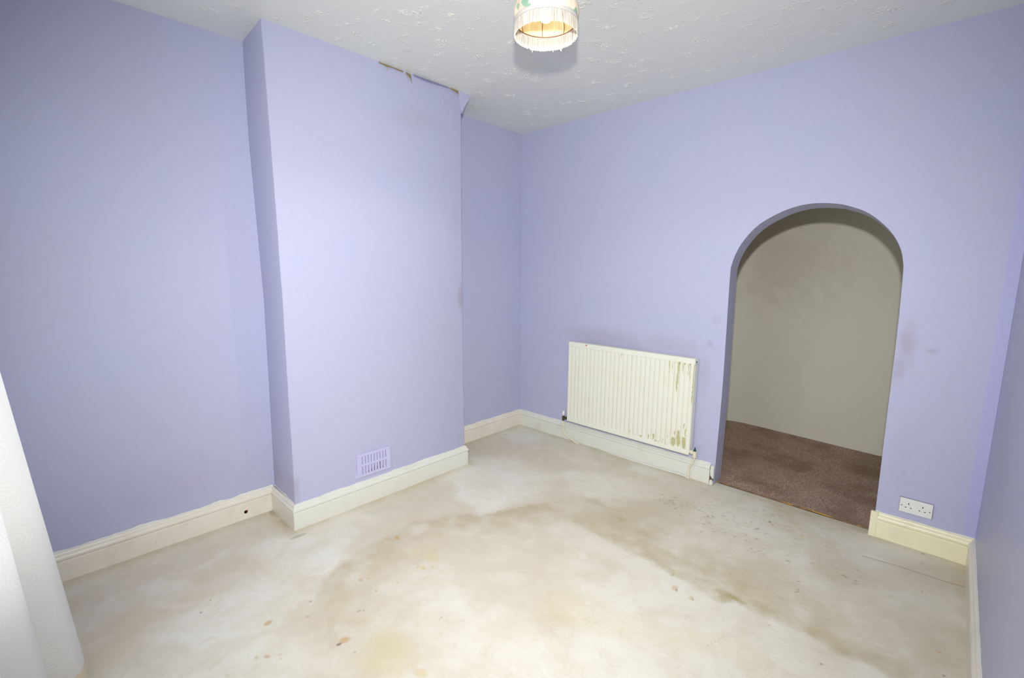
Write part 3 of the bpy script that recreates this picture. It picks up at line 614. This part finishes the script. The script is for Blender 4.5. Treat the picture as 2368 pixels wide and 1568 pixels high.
# ------------------------------------------------------------------ double socket
sock = thing('double_socket', 'white double plug socket low on the back wall right of the arch', 'socket', (3.12, 0, 0.202))
SX, SZ = 3.0474, 0.202
fp = obj('faceplate', box_bm(SX, SX+0.146, -0.010, -0.0015, SZ, SZ+0.086, 0.0028, 3), [mat_plastic, mat_dark])
cb = bmesh.new()
def hole(u, v, w, h): box_bm(SX+u*0.146-w/2, SX+u*0.146+w/2, -0.02, -0.004, SZ+0.086*(1-v)-h/2, SZ+0.086*(1-v)+h/2, bm=cb)
for u, v in ((0.279, 0.345), (0.706, 0.355)): hole(u, v, 0.0048, 0.0085)
for u, v in ((0.199, 0.61), (0.356, 0.617), (0.6226, 0.625), (0.784, 0.633)): hole(u, v, 0.0075, 0.0042)
cut = obj('cutter', cb, mat_dark); bool_cut(fp, cut); parent_fix(fp, sock)
part('shadow_line', box_bm(SX-0.0015, SX+0.1475, -0.0025, 0.0005, SZ-0.002, SZ+0.0875), simple('grey_shadow', (110, 106, 116), 0.8), sock)  # grey rim around the plate, a painted shadow line
for u, v in ((0.0705, 0.5176), (0.923, 0.538)):
    c = (SX+u*0.146, SZ+0.086*(1-v))
    s_ = part('screw', tube_bm([(c[0], -0.0108, c[1]), (c[0], -0.008, c[1])], 0.0032, 14), mat_steel, sock)
    part('screw_slot', box_bm(c[0]-0.0028, c[0]+0.0028, -0.0112, -0.0106, c[1]-0.0005, c[1]+0.0005), mat_dark, s_)

# ------------------------------------------------------------------ radiator
RX0, RZ0, RW, RH, RY = 0.6585, 0.2035, 1.1521, 0.7462, 0.085
rad = thing('radiator', 'cream ribbed panel radiator with chipped paint on the back wall', 'radiator', (RX0+RW/2, -0.05, RZ0))
def rad_mat(chips):
    m, nt, b = new_mat('cream_radiator_paint' if not chips else 'chipped_radiator_paint'); L = nt.links; v = coords(nt)
    c = mix(nt, ramp(nt, noise(nt, v, 5, 4), 0.45, 0.75, 0, 0.35), lin((226, 227, 213)), lin((226, 219, 196)))
    if chips:
        at = node(nt, 'ShaderNodeVertexColor'); at.layer_name = 'chip'; s = node(nt, 'ShaderNodeSeparateColor'); L.new(at.outputs[0], s.inputs[0])
        c = mix(nt, math_n(nt, 'MULTIPLY', s.outputs[2], 0.45), c, lin((168, 166, 146))); c = mix(nt, s.outputs[0], c, lin((184, 182, 136))); c = mix(nt, s.outputs[1], c, lin((168, 104, 62)))  # grooves painted darker in place of crease shade, then chips and rust
    L.new(c, b.inputs['Base Color']); b.inputs['Roughness'].default_value = 0.35
    bump(nt, b, noise(nt, v, 60, 3), 0.05, 0.003); return m
mat_rad, mat_radc = rad_mat(False), rad_mat(True)
gx, gz = np.meshgrid(np.linspace(RX0, RX0+RW, 580), np.linspace(RZ0, RZ0+RH, 240), indexing='ij')
P = RW/28.5; u = ((gx-RX0)/P+0.25) % 1.0; g = np.abs(u-0.5)*2
dep = 0.0095*sstep(0.74, 1.0, g)+0.0016*g*g
sz = sstep(RZ0+0.036+0.006*np.cos((u-.5)*3), RZ0+0.050, gz)*(1-sstep(RZ0+RH-0.047, RZ0+RH-0.039, gz))
inside = (gx > RX0+0.012) & (gx < RX0+RW-0.012)
yy = -RY+dep*sz*inside+0.0012*(1-sz)*0-0.0016*(1-sz)*(gz > RZ0+RH/2)
rimd = np.minimum(np.minimum(gx-RX0, RX0+RW-gx), np.minimum(gz-RZ0, RZ0+RH-gz)); yy = yy+0.005*(1-sstep(0, 0.006, rimd))
chip = np.zeros_like(gx)
nzx = gx+0.010*(fbm(gx, gz, 55, 111, 3)-0.5)
for x0, z0, x1, z1, w in CHIPS:
    t = np.clip((z0-gz)/(z0-z1+1e-6), 0, 1); wob_ = 0.55+0.9*fbm(gx*0+x0, gz, 38, 117, 3); d = np.abs(nzx-(x0+(x1-x0)*t))/(w*0.5*wob_*(0.45+0.55*np.clip((gz-z1)/0.02, 0, 1))); dz = np.maximum(gz-z0, z1-gz)
    chip = np.maximum(chip, (1-sstep(0.7, 1.3, d))*(1-sstep(0.0, 0.006, dz+0.006*(fbm(gx, gz, 60, 112, 2)-0.5))))
low = (gz < RZ0+0.055) & (gz > RZ0+0.036)
chip = np.maximum(chip, 0.6*low*(fbm(gx, gz, 70, 113, 2) > 0.63)*sstep(1.0, 1.7, gx))
yy += 0.0008*chip
rs = 1-sstep(0.7, 1.3, np.hypot((gx-0.852)/0.008, (gz-0.936)/0.006))
me = grid_mesh('front_panel', gx, yy, gz, flip=False)
set_attr(me, 'chip', np.stack([chip, rs, sstep(0.80, 0.97, g)*sz*inside*(0.55+0.5*fbm(gx, gz, 12, 119, 3)), 0*gx+1], -1).reshape(-1, 4)); me.shade_smooth()  # third channel carries the painted groove shade
part('front_panel', me, mat_radc, rad)
part('back_panel', box_bm(RX0+0.004, RX0+RW-0.004, -RY+0.010, -0.026, RZ0+0.004, RZ0+RH-0.012, 0.003), mat_rad, rad)
part('top_cover', box_bm(RX0+0.002, RX0+RW+0.001, -RY+0.006, -0.018, RZ0+RH-0.012, RZ0+RH-0.001, 0.003), mat_rad, rad)
for xx in (RX0-0.001, RX0+RW-0.008):
    sp = part('side_panel', box_bm(xx, xx+0.009, -RY+0.016, -0.020, RZ0+0.012, RZ0+RH-0.05, 0.002), mat_rad, rad)
    part('end_cap', box_bm(xx, xx+0.010, -RY+0.006, -0.020, RZ0+RH-0.046, RZ0+RH-0.002, 0.003), mat_rad, rad)
part('end_hole', tube_bm([(RX0+RW+0.0015, -0.05, RZ0+RH-0.028), (RX0+RW+0.0025, -0.05, RZ0+RH-0.028)], 0.008, 12), mat_dark, rad)
for xx in (RX0+0.18, RX0+RW-0.2):
    part('bracket', box_bm(xx-0.015, xx+0.015, -0.03, -0.0005, RZ0+0.05, RZ0+RH-0.08), mat_rad, rad)
mat_pipe = gloss_paint('cream_pipe_paint', (224, 216, 190), 0.5)
# left valve with its white cap
v1 = part('valve', tube_bm([(0.601, -0.055, 0.186), (0.601, -0.055, 0.196), (0.601, -0.055, 0.1965), (0.601, -0.055, 0.222), (0.601, -0.055, 0.2225), (0.601, -0.055, 0.240)], [0.008, 0.011, 0.014, 0.014, 0.011, 0.011], 16), mat_brass, rad)
part('valve_tail', tube_bm([(0.602, -0.055, 0.212), (0.622, -0.055, 0.216), (0.6225, -0.055, 0.216), (0.640, -0.055, 0.220), (0.6405, -0.055, 0.22), (0.664, -0.055, 0.224)], [0.009, 0.009, 0.014, 0.014, 0.010, 0.010], 12), mat_brass, v1)
part('valve_cap', lathe_bm([(0.0, 0.282), (0.006, 0.281), (0.011, 0.275), (0.0135, 0.264), (0.0145, 0.238), (0.0, 0.238)], (0.601, -0.055, 0), 20), mat_cap, v1).data.shade_smooth()
# right valve, cream paint and green spindle
v2 = part('valve', tube_bm([(1.846, -0.055, 0.186), (1.846, -0.055, 0.190), (1.846, -0.055, 0.1905), (1.846, -0.055, 0.206), (1.846, -0.055, 0.2065), (1.846, -0.055, 0.232), (1.846, -0.055, 0.2325), (1.846, -0.055, 0.240)], [0.009, 0.013, 0.0155, 0.0155, 0.0125, 0.013, 0.0155, 0.0155], 16), mat_pipe, rad)
part('valve_tail', tube_bm([(1.806, -0.055, 0.228), (1.818, -0.055, 0.228), (1.8185, -0.055, 0.226), (1.832, -0.055, 0.224), (1.8325, -0.055, 0.222), (1.846, -0.055, 0.220)], [0.011, 0.011, 0.0165, 0.0165, 0.010, 0.010], 10), mat_pipe, v2)
part('spindle', tube_bm([(1.846, -0.055, 0.238), (1.846, -0.055, 0.252), (1.846, -0.055, 0.2525), (1.846, -0.055, 0.268)], [0.011, 0.009, 0.005, 0.005], 12), mat_verdigris, v2)
part('pipe', tube_bm(spline([(0.601, -0.055, 0.19), (0.600, -0.054, 0.15), (0.602, -0.050, 0.10), (0.612, -0.047, 0.066), (0.645, -0.047, 0.042), (0.70, -0.046, 0.020), (0.75, -0.045, 0.004), (0.80, -0.044, -0.012)], 5), 0.0065, 12), mat_pipe, rad).data.shade_smooth()
part('pipe', tube_bm(spline([(1.846, -0.055, 0.188), (1.844, -0.054, 0.172), (1.828, -0.049, 0.132), (1.808, -0.041, 0.100), (1.803, -0.038, 0.07), (1.802, -0.038, -0.01)], 5), 0.0065, 12), mat_pipe, rad).data.shade_smooth()
part('floor_pipe', tube_bm(spline([(0.98, -0.030, -0.012), (1.15, -0.031, -0.001), (1.40, -0.031, 0.003), (1.62, -0.032, 0.007), (1.76, -0.034, 0.010), (1.800, -0.037, 0.004)], 6), 0.0065, 10), mat_skirt, rad).data.shade_smooth()

# ------------------------------------------------------------------ ceiling lamp
LX, LY = 1.763, -1.800; LS = 0.943
def lz(z): return 2.581+(z-2.637)*LS
def lp(prof): return [(r*LS, lz(z)) for r, z in prof]
lamp = thing('ceiling_lamp', 'floral fabric ceiling lampshade with white fringe and lit bulb', 'lamp', (LX, LY, 2.876))
part('ceiling_rose', lathe_bm([(0.0, 2.848), (0.03, 2.849), (0.042, 2.858), (0.044, 2.879), (0.0, 2.879)], (LX, LY, 0), 32), mat_cap, lamp).data.shade_smooth()
part('flex', tube_bm([(LX, LY, 2.85), (LX, LY, lz(2.825))], 0.004, 10), mat_cap, lamp)
part('bulb_holder', lathe_bm(lp([(0.0, 2.838), (0.016, 2.836), (0.019, 2.825), (0.019, 2.805), (0.023, 2.804), (0.023, 2.792), (0.0, 2.792)]), (LX, LY, 0), 24), mat_cap, lamp).data.shade_smooth()
mb, ntb, bb = new_mat('glowing_bulb'); bb.inputs['Base Color'].default_value = (1, 0.95, 0.85, 1); bb.inputs['Emission Color'].default_value = (1.0, 0.76, 0.40, 1); bb.inputs['Emission Strength'].default_value = 5.5
part('bulb', lathe_bm(lp([(0.0, 2.696), (0.012, 2.697), (0.022, 2.703), (0.028, 2.714), (0.030, 2.727), (0.027, 2.745), (0.019, 2.766), (0.014, 2.782), (0.013, 2.795)]), (LX, LY, 0), 28), mb, lamp).data.shade_smooth()
add_light('lamp_glow', 'SPOT', 18, (1.0, 0.94, 0.82), (LX, LY, lz(2.680)), (LX, LY+0.0001, 0), spot_size=math.radians(158), spot_blend=0.45, shadow_soft_size=0.025)
def shade_mat():
    m, nt, b = new_mat('floral_shade_fabric'); L = nt.links; v = coords(nt)
    vo = node(nt, 'ShaderNodeTexVoronoi', ins={'Scale': 17.0}); L.new(scaled(nt, v, (1, 1, 0.6)), vo.inputs['Vector'])
    sp = node(nt, 'ShaderNodeSeparateColor'); L.new(vo.outputs['Color'], sp.inputs[0])
    near = ramp(nt, math_n(nt, 'ADD', vo.outputs['Distance'], math_n(nt, 'MULTIPLY', noise(nt, v, 45, 3), 0.25)), 0.62, 0.5)
    pink = math_n(nt, 'MULTIPLY', near, ramp(nt, sp.outputs[0], 0.45, 0.5)); grn = math_n(nt, 'MULTIPLY', near, ramp(nt, sp.outputs[0], 0.32, 0.27))
    c = mix(nt, pink, lin((246, 232, 212)), lin((236, 206, 186))); c = mix(nt, grn, c, lin((150, 186, 166)))
    c = mix(nt, ramp(nt, vo.outputs['Distance'], 0.18, 0.1, 0, 0.6), c, lin((214, 160, 138)))
    df = node(nt, 'ShaderNodeBsdfDiffuse'); tl = node(nt, 'ShaderNodeBsdfTranslucent'); ms = node(nt, 'ShaderNodeMixShader', ins={0: 0.22})
    L.new(c, df.inputs[0]); L.new(c, tl.inputs[0]); L.new(df.outputs[0], ms.inputs[1]); L.new(tl.outputs[0], ms.inputs[2]); L.new(ms.outputs[0], nt.nodes['Material Output'].inputs[0])
    return m
def cloth(name, rgb, trans=0.3):
    m, nt, b = new_mat(name); L = nt.links
    df = node(nt, 'ShaderNodeBsdfDiffuse', ins={0: (*lin(rgb), 1)}); tl = node(nt, 'ShaderNodeBsdfTranslucent', ins={0: (*lin(rgb), 1)}); ms = node(nt, 'ShaderNodeMixShader', ins={0: trans})
    L.new(df.outputs[0], ms.inputs[1]); L.new(tl.outputs[0], ms.inputs[2]); L.new(ms.outputs[0], nt.nodes['Material Output'].inputs[0]); return m
def shade():
    bm = bmesh.new(); prof = lp([(0.052, 2.846), (0.075, 2.838), (0.100, 2.822), (0.122, 2.798), (0.137, 2.768), (0.1475, 2.737), (0.1475, 2.712), (0.1425, 2.694)]); S = 96; rows = []
    for r, z in spline(prof, 3):
        row = []
        for k in range(S):
            a = 2*math.pi*k/S; sc = 1-0.022*(1-abs(math.sin(4*a)))**2
            row.append(bm.verts.new((LX+r*sc*math.cos(a), LY+r*sc*math.sin(a), z)))
        rows.append(row)
    for A, B in zip(rows[:-1], rows[1:]):
        for k in range(S): bm.faces.new((A[k], B[k], B[(k+1) % S], A[(k+1) % S]))
    return bm
part('lamp_shade', shade(), shade_mat(), lamp).data.shade_smooth()
part('shade_lining', lathe_bm(spline(lp([(0.050, 2.842), (0.096, 2.820), (0.132, 2.768), (0.1415, 2.735), (0.1415, 2.712), (0.136, 2.695)]), 3), (LX, LY, 0), 64), cloth('cream_lining', (250, 242, 210), 0.2), lamp).data.shade_smooth()
mat_fringe = cloth('white_fringe', (206, 202, 196), 0.15)
part('braid', lathe_bm(lp([(0.1425, 2.708), (0.1455, 2.703), (0.146, 2.692), (0.143, 2.687), (0.1395, 2.691), (0.1395, 2.703)]), (LX, LY, 0), 72, close=True), mat_fringe, lamp).data.shade_smooth()
def fringe():
    bm = bmesh.new(); R = random.Random(3); n = 1300
    for i in range(n):
        a = 2*math.pi*(i+R.uniform(-.45, .45))/n; r = LS*(0.1415+R.uniform(-0.002, 0.002)); w = R.uniform(0.0006, 0.00095); L_ = LS*(0.056+R.uniform(-0.004, 0.003)+(0.010 if R.random() < 0.004 else 0)); tw = R.uniform(-0.9, 0.9); sw = R.uniform(-0.002, 0.002); prev = None
        for j in range(4):
            t = j/3; c = Vector((LX+(r+sw*t)*math.cos(a+sw*t*5), LY+(r+sw*t)*math.sin(a+sw*t*5), lz(2.694)-L_*t))
            d = Vector((-math.sin(a+tw), math.cos(a+tw), 0))*w
            q = (bm.verts.new(c-d), bm.verts.new(c+d))
            if prev: bm.faces.new((prev[0], prev[1], q[1], q[0]))
            prev = q
    return bm
fr = part('fringe', fringe(), mat_fringe, lamp); fr['kind'] = 'stuff'
mat_wire = simple('bronze_wire', (140, 84, 44), 0.5, 0.3)
wf = bmesh.new()
for k in range(8):
    a = 2*math.pi*k/8+0.03
    tube_bm([(LX+r*math.cos(a), LY+r*math.sin(a), z) for r, z in spline(lp([(0.048, 2.842), (0.094, 2.819), (0.130, 2.768), (0.1395, 2.735), (0.1395, 2.712), (0.135, 2.695)]), 3)], 0.0014, 6, bm=wf)
for rr, z_ in ((0.135*LS, lz(2.695)), (0.048*LS, lz(2.842))):
    tube_bm([(LX+rr*math.cos(2*math.pi*k/48), LY+rr*math.sin(2*math.pi*k/48), z_) for k in range(49)], 0.0016, 6, bm=wf, caps=False)
for k in range(3):
    a = 2*math.pi*k/3; tube_bm([(LX+0.02*math.cos(a), LY+0.02*math.sin(a), lz(2.815)), (LX+0.046*math.cos(a), LY+0.046*math.sin(a), lz(2.842))], 0.0014, 6, bm=wf)
part('wire_frame', wf, mat_wire, lamp)

# ------------------------------------------------------------------ curtain
pole = thing('curtain_pole', 'white curtain pole fixed over the window behind the camera', 'curtain pole', (1.775, YF, 2.46))
part('pole', tube_bm([(0.55, -3.645, 2.46), (3.05, -3.645, 2.46)], 0.013, 16), mat_frame, pole)
for xx in (0.70, 2.90): part('bracket', box_bm(xx-0.012, xx+0.012, YF-0.001, -3.635, 2.45, 2.47, 0.003), mat_frame, pole)
for xx in (0.54, 3.06):
    bm = bmesh.new(); bmesh.ops.create_uvsphere(bm, u_segments=16, v_segments=10, radius=0.022, matrix=Matrix.Translation((xx, -3.645, 2.46))); part('finial', bm, mat_frame, pole).data.shade_smooth()
def curtain_mat(name, rgb):
    m, nt, b = new_mat(name); L = nt.links; uv = coords(nt, 'UV')
    sx = node(nt, 'ShaderNodeSeparateXYZ'); L.new(uv, sx.inputs[0])
    cu = math_n(nt, 'DIVIDE', sx.outputs[0], 0.17); cv = math_n(nt, 'DIVIDE', sx.outputs[1], 0.155)
    fu = math_n(nt, 'SUBTRACT', math_n(nt, 'FRACT', cu), 0.5); fv = math_n(nt, 'SUBTRACT', math_n(nt, 'FRACT', cv), 0.5)
    rr = math_n(nt, 'SQRT', math_n(nt, 'ADD', math_n(nt, 'MULTIPLY', fu, fu), math_n(nt, 'MULTIPLY', fv, fv)))
    th = math_n(nt, 'ARCTAN2', fv, fu)
    sp = math_n(nt, 'SINE', math_n(nt, 'ADD', math_n(nt, 'MULTIPLY', rr, 72.0), th))
    inm = ramp(nt, rr, 0.40, 0.34)
    weave = math_n(nt, 'MULTIPLY', math_n(nt, 'SINE', math_n(nt, 'MULTIPLY', sx.outputs[0], 1500)), math_n(nt, 'SINE', math_n(nt, 'MULTIPLY', sx.outputs[1], 1500)))
    h = math_n(nt, 'ADD', math_n(nt, 'MULTIPLY', math_n(nt, 'ADD', sp, 1.0), math_n(nt, 'MULTIPLY', inm, 0.6)), math_n(nt, 'MULTIPLY', weave, math_n(nt, 'SUBTRACT', 0.35, math_n(nt, 'MULTIPLY', inm, 0.3))))
    bp_ = node(nt, 'ShaderNodeBump', ins={'Strength': 0.35, 'Distance': 0.0022}); L.new(h, bp_.inputs['Height'])
    c = mix(nt, math_n(nt, 'MULTIPLY', inm, ramp(nt, sp, -0.2, 0.8, 0.0, 0.22)), lin(rgb), tuple(x*y for x, y in zip(lin(rgb), (0.86, 0.87, 0.82))))
    df = node(nt, 'ShaderNodeBsdfDiffuse'); tl = node(nt, 'ShaderNodeBsdfTranslucent'); ms = node(nt, 'ShaderNodeMixShader', ins={0: 0.34})
    for n_ in (df, tl): L.new(c, n_.inputs[0]); L.new(bp_.outputs[0], n_.inputs['Normal'])
    L.new(df.outputs[0], ms.inputs[1]); L.new(tl.outputs[0], ms.inputs[2]); L.new(ms.outputs[0], nt.nodes['Material Output'].inputs[0]); return m
def curtain_sheet(name, z0, z1, nz, off):
    # plan path of the folds at the hem: tight tubes facing the room
    plan = [(0.56, -3.57), (0.60, -3.63), (0.66, -3.60), (0.72, -3.51), (0.78, -3.446), (0.845, -3.431), (0.91, -3.452), (0.945, -3.51), (0.955, -3.57), (0.99, -3.605), (1.04, -3.585), (1.09, -3.54), (1.15, -3.517), (1.22, -3.524), (1.27, -3.565), (1.285, -3.62), (1.32, -3.645), (1.37, -3.615), (1.42, -3.575), (1.47, -3.585), (1.50, -3.63)]
    pl = np.array(spline(plan, 9)); s = np.concatenate([[0], np.cumsum(np.hypot(*np.diff(pl, axis=0).T))])
    tn = np.gradient(pl, axis=0); tn /= np.linalg.norm(tn, axis=1, keepdims=True); nr = np.stack([-tn[:, 1], tn[:, 0]], 1)
    pl = pl+nr*off
    zz = np.linspace(z0, z1, nz); X = np.zeros((len(pl), nz)); Y = X.copy(); Z = X.copy()
    for j, z in enumerate(zz):
        k = z/2.45; tight = 1-0.35*k
        X[:, j] = 0.60+(pl[:, 0]-0.60)*(1-0.10*k)+0.006*np.sin(z*3+pl[:, 0]*9)
        Y[:, j] = -3.645+(pl[:, 1]+3.645)*tight-0.055*0+(0.0)
        shift = np.where(pl[:, 0] < 1.0, -0.088, -0.066)*z
        base = np.maximum(pl[:, 1]+shift, -3.645+(pl[:, 1]+3.60)*0.25)
        Y[:, j] = base; Z[:, j] = z
    me = grid_mesh(name, X, Y, Z)
    uvl = me.uv_layers.new(name='UVMap'); vi = np.zeros(len(me.loops), np.int32); me.loops.foreach_get('vertex_index', vi)
    U = np.repeat(s[:, None], nz, 1).ravel()+0.055; V = np.repeat(zz[None], len(pl), 0).ravel()+0.03
    uvl.data.foreach_set('uv', np.stack([U[vi], V[vi]], -1).astype(np.float32).ravel()); me.shade_smooth(); return me
cur = thing('curtain', 'white swirl-patterned fabric curtain hanging beside the window', 'curtain', (1.0, -3.6, 0.012))
part('fabric', curtain_sheet('fabric', 0.014, 2.44, 120, 0.0), curtain_mat('white_swirl_fabric', (250, 249, 244)), cur)
part('hem', curtain_sheet('hem', 0.012, 0.075, 8, 0.0016), curtain_mat('cream_hem', (240, 232, 206)), cur)
